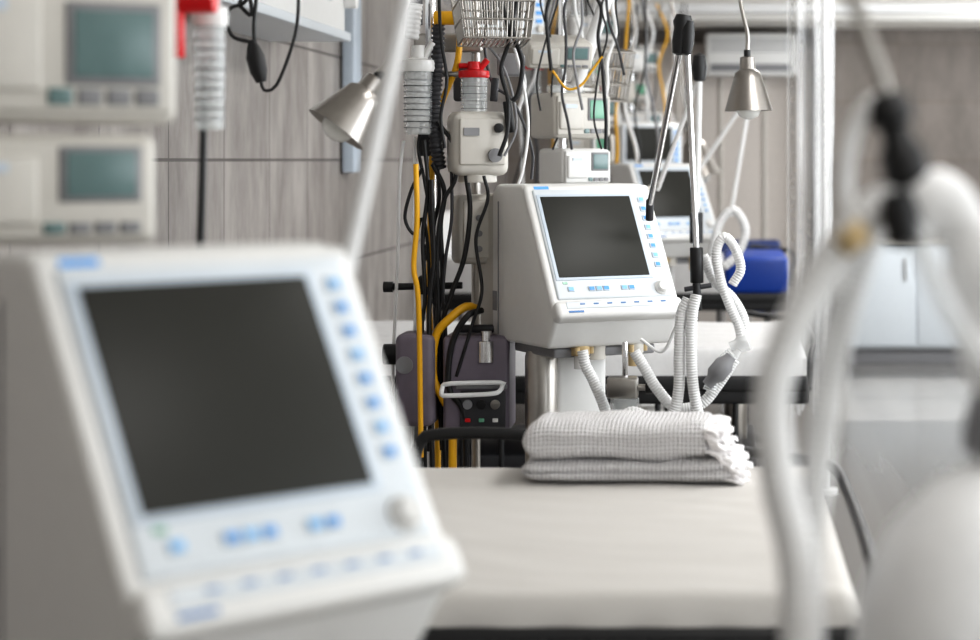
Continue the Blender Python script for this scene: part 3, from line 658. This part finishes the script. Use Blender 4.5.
lamp('examination_lamp.002', (-.16, 9.6, 1.50), (-.11, 9.6, 1.27), .10, [(-.16, 9.6, 1.5), (-.2, 9.6, 1.65), (-.22, 9.6, 1.95), (-.3, 9.7, 2.3), (-.35, 9.8, 2.74)])
monitor('patient_monitor', (-.42, 11.2, 1.42), math.radians(20), .36, .28)
monitor('patient_monitor.001', (-.85, 7.6, 1.95), math.radians(35), .34, .28)
a3 = empty('circuit_support_arm.003')
lathe('joint_head', [(0, 0), (.03, .1), (.035, .5), (.03, .9), (0, 1)], BLACK, a3, p0=(.12, 8.9, 1.62), p1=(.12, 8.9, 1.74))
rod('rod_a', (.12, 8.9, 1.65), (.03, 8.9, 1.1), .010, WMETAL, a3); rod('rod_b', (.12, 8.9, 1.65), (-.15, 9.0, 1.25), .010, WMETAL, a3)
ch3 = empty('breathing_circuit.001')
corr('limb', [(-.05, 8.4, .95), (-.02, 8.4, 1.08), (.04, 8.4, 1.14), (.09, 8.4, 1.06), (.06, 8.4, .96), (.0, 8.4, .9)], .02, HOSE, ch3, .02)

def chair(name, x, y, rz):
    e = empty(name, (x, y, 0), rz)
    box('seat', (.40, .46, .07), (0, 0, .46), NAVY, e, .03); box('back', (.40, .06, .30), (0, .23, .70), NAVY, e, .03, rot=(-.12, 0, 0))
    for sx in (-.17, .17):
        rod('front_leg', (sx, -.2, .43), (sx, -.2, 0.0), .013, CHROME, e); rod('rear_leg', (sx, .2, .0), (sx, .23, .80), .013, CHROME, e)
        rod('arm_rest', (sx, -.2, .64), (sx, .22, .66), .015, BLACK, e); rod('arm_post', (sx, -.2, .43), (sx, -.2, .64), .012, CHROME, e)
    return e
chair('visitor_chair', .20, 12.3, math.radians(10))
ac = empty('air_conditioner', (.18, 13.55, 2.06))
box('body', (.62, .24, .29), (0, 0, 0), WHITE, ac, .03); box('flap', (.54, .01, .05), (0, -.122, -.09), GREY, ac, .004)
for i in range(5): box('grille_%d' % i, (.54, .006, .006), (0, -.121, .02 + i * .02), GREY, ac, 0)
rod('bracket', (0, .1, 0), (0, .2, 0), .03, GREY, ac)
cab = empty('storage_cabinet', (1.75, 13.5, 0))
box('carcass', (1.9, .5, .70), (0, 0, .45), BEZEL, cab, .006); box('plinth', (1.86, .46, .10), (0, .02, .05), GREY, cab, .002); box('worktop', (1.94, .54, .03), (0, -.01, .815), CREAM, cab, .006)
for i in range(4):
    box('door_leaf_%d' % i, (.46, .018, .66), (-.71 + i * .473, -.255, .45), BEZEL, cab, .004); rod('handle_%d' % i, (-.55 + i * .473, -.275, .55), (-.55 + i * .473, -.275, .70), .006, STEEL, cab)
PBW = mat('wall_panel_pale', (.60, .55, .51), .6)
pn = empty('wall_panel', (-.02, 13.76, 0))
box('panel', (1.25, .05, 2.15), (0, 0, 1.075), PBW, pn, .005)
for i in range(5): box('batten_%d' % i, (.02, .02, 2.15), (-.6 + i * .3, -.03, 1.075), CREAM, pn, .003)
box('pillar', (.12, .20, 2.25), (.68, 13.65, 1.125), WMETAL, None, .01)
cp = empty('curtain_pole', (.41, 8.1, 0))
rod('pole', (0, 0, 0), (0, 0, 2.75), .015, WMETAL, cp); cyl('floor_flange', (0, 0, 0), (0, 0, .02), .05, WMETAL, cp); cyl('ceiling_flange', (0, 0, 2.72), (0, 0, 2.75), .05, WMETAL, cp)

def film(name, x0, x1, y, z0, z1, amp, seed):
    bm = bmesh.new(); G = []
    for i in range(61):
        x = x0 + (x1 - x0) * i / 60; r = []
        for j in range(41):
            z = z0 + (z1 - z0) * j / 40
            r.append(bm.verts.new((x, y + amp * math.sin(i * .3 + seed) + amp * 1.5 * noise.noise(Vector((x * 9, z * 3, seed))), z + (.02 * math.sin(i * .3) if j == 0 else 0))))
        G.append(r)
    for i in range(60):
        for j in range(40): bm.faces.new((G[i][j], G[i + 1][j], G[i + 1][j + 1], G[i][j + 1]))
    return fin(name, bm, FILM, None, ang=None)
film('clear_curtain', .24, .42, 7.6, .40, 2.74, .02, 1)

# ------------------------------------------------------------ near breathing circuit on stand
fr = empty('breathing_circuit.002')
y = 1.6
def f3(l, yy=1.6): return [(a_, yy, b_) for a_, b_ in l]
tube('arm_rod', f3([(.45, 1.72), (.25, 1.74), (.06, 1.70), (.07, 1.58), (.100, 1.49), (.130, 1.402)]), .0065, STEEL, fr)
rod('stand_pole', (.45, y, .06), (.45, y, 1.74), .014, CHROME, fr); cyl('stand_base', (.45, y, .0), (.45, y, .06), .16, GREY, fr)
lathe('joint', [(0, 0), (.012, .02), (.018, .12), (.018, .3), (.012, .36), (.013, .5), (.019, .62), (.019, .88), (.010, 1), (0, 1)], BLACK, fr, p0=(.128, y, 1.405), p1=(.150, y, 1.325))
lathe('joint_lower', [(0, 0), (.012, .05), (.016, .4), (.014, .9), (0, 1)], BLACK, fr, p0=(.136, y - .02, 1.326), p1=(.144, y - .02, 1.280))
tube('thin_line', f3([(.138, 1.385), (.122, 1.398), (.104, 1.375), (.096, 1.335), (.098, 1.29), (.090, 1.25)]), .008, HOSE, fr)
cyl('port_ring', (.096, y - .01, 1.296), (.108, y - .01, 1.280), .014, AMBER, fr)
corr('hose_a', f3([(.150, 1.318), (.122, 1.312), (.088, 1.272), (.056, 1.218), (.038, 1.158), (.044, 1.094), (.058, 1.03), (.060, .958), (.058, .8)]), .0165, HOSEW, fr, .008)
corr('hose_b', f3([(.122, 1.300), (.106, 1.250), (.090, 1.190), (.080, 1.12), (.070, 1.04), (.070, .966), (.075, .8)], 1.64), .0135, HOSE, fr)
sweep('bag_sleeve', f3([(.148, 1.312), (.175, 1.312), (.200, 1.28), (.212, 1.23), (.225, 1.16), (.25, 1.10)]), lambda s, i: .026 + .004 * math.sin(s * 90), HOSEW, fr, .006, 20, sq=.6)
corr('hose_c', f3([(.15, 1.30), (.165, 1.26), (.19, 1.21), (.215, 1.17), (.24, 1.12)], 1.58), .010, HOSE2, fr)
lathe('reservoir_bag', [(0, 0), (.016, .0), (.018, .08), (.045, .16), (.070, .32), (.078, .52), (.068, .74), (.042, .90), (.02, .98), (0, 1)], HOSE, fr, p0=(.222, y, 1.125), p1=(.145, y, .85), n=40)
lathe('bag_collar', [(.015, 0), (.026, .05), (.026, .6), (.02, 1), (.015, 1)], GREY, fr, p0=(.225, y, 1.158), p1=(.209, y, 1.112))
tube('bag_hose', f3([(.219, 1.15), (.25, 1.18), (.30, 1.22), (.40, 1.3), (.45, 1.35)]), .012, GREY, fr)

# ------------------------------------------------------------ lights
def area(name, loc, rot, sx, sy, power, col=(1, 1, 1)):
    l = bpy.data.lights.new(name, 'AREA'); l.shape = 'RECTANGLE'; l.size = sx; l.size_y = sy; l.energy = power; l.color = col
    o = bpy.data.objects.new(name, l); COL.objects.link(o); o.location = loc; o.rotation_euler = rot; return o
for i, (a_, b_) in enumerate(wins):
    area('window_light_%d' % i, (RX - .02, (a_ + b_) / 2, 1.65), (0, math.radians(90), 0), 1.45, b_ - a_, (46, 80, 75)[i], (.93, .97, 1.0))
for i, yy in enumerate((1.0, 4.2, 7.4, 10.6)):
    area('ceiling_panel_light_%d' % i, (.9, yy, H - .07), (0, 0, 0), .6, 1.2, (13, 24, 30, 30)[i], (1, .985, .97))
sun = bpy.data.lights.new('sun', 'SUN'); sun.energy = 5; sun.angle = .03; sun.color = (1, .98, .95)
so = bpy.data.objects.new('sun', sun); COL.objects.link(so)
so.rotation_euler = Vector((-1, .0, -.85)).to_track_quat('-Z', 'Y').to_euler()
w = bpy.data.worlds.new('world'); S.world = w; w.use_nodes = True
w.node_tree.nodes['Background'].inputs[0].default_value = (.9, .95, 1, 1); w.node_tree.nodes['Background'].inputs[1].default_value = 1.3

# ------------------------------------------------------------ camera
cd = bpy.data.cameras.new('camera'); cam = bpy.data.objects.new('camera', cd); COL.objects.link(cam)
cam.location = (0, 0, 1.35); cam.rotation_euler = (math.radians(90), 0, 0)
cd.sensor_width = 36; cd.lens = 2000 * 36 / 980; cd.shift_x = -234 / 980; cd.shift_y = -160 / 980
cd.dof.use_dof = True; cd.dof.focus_distance = 4.95; cd.dof.aperture_fstop = 3.0
cd.clip_start = .05
S.camera = cam
S.view_settings.view_transform = 'Standard'
try: S.view_settings.look = 'Medium High Contrast'
except Exception: pass
S.view_settings.exposure = 0.0
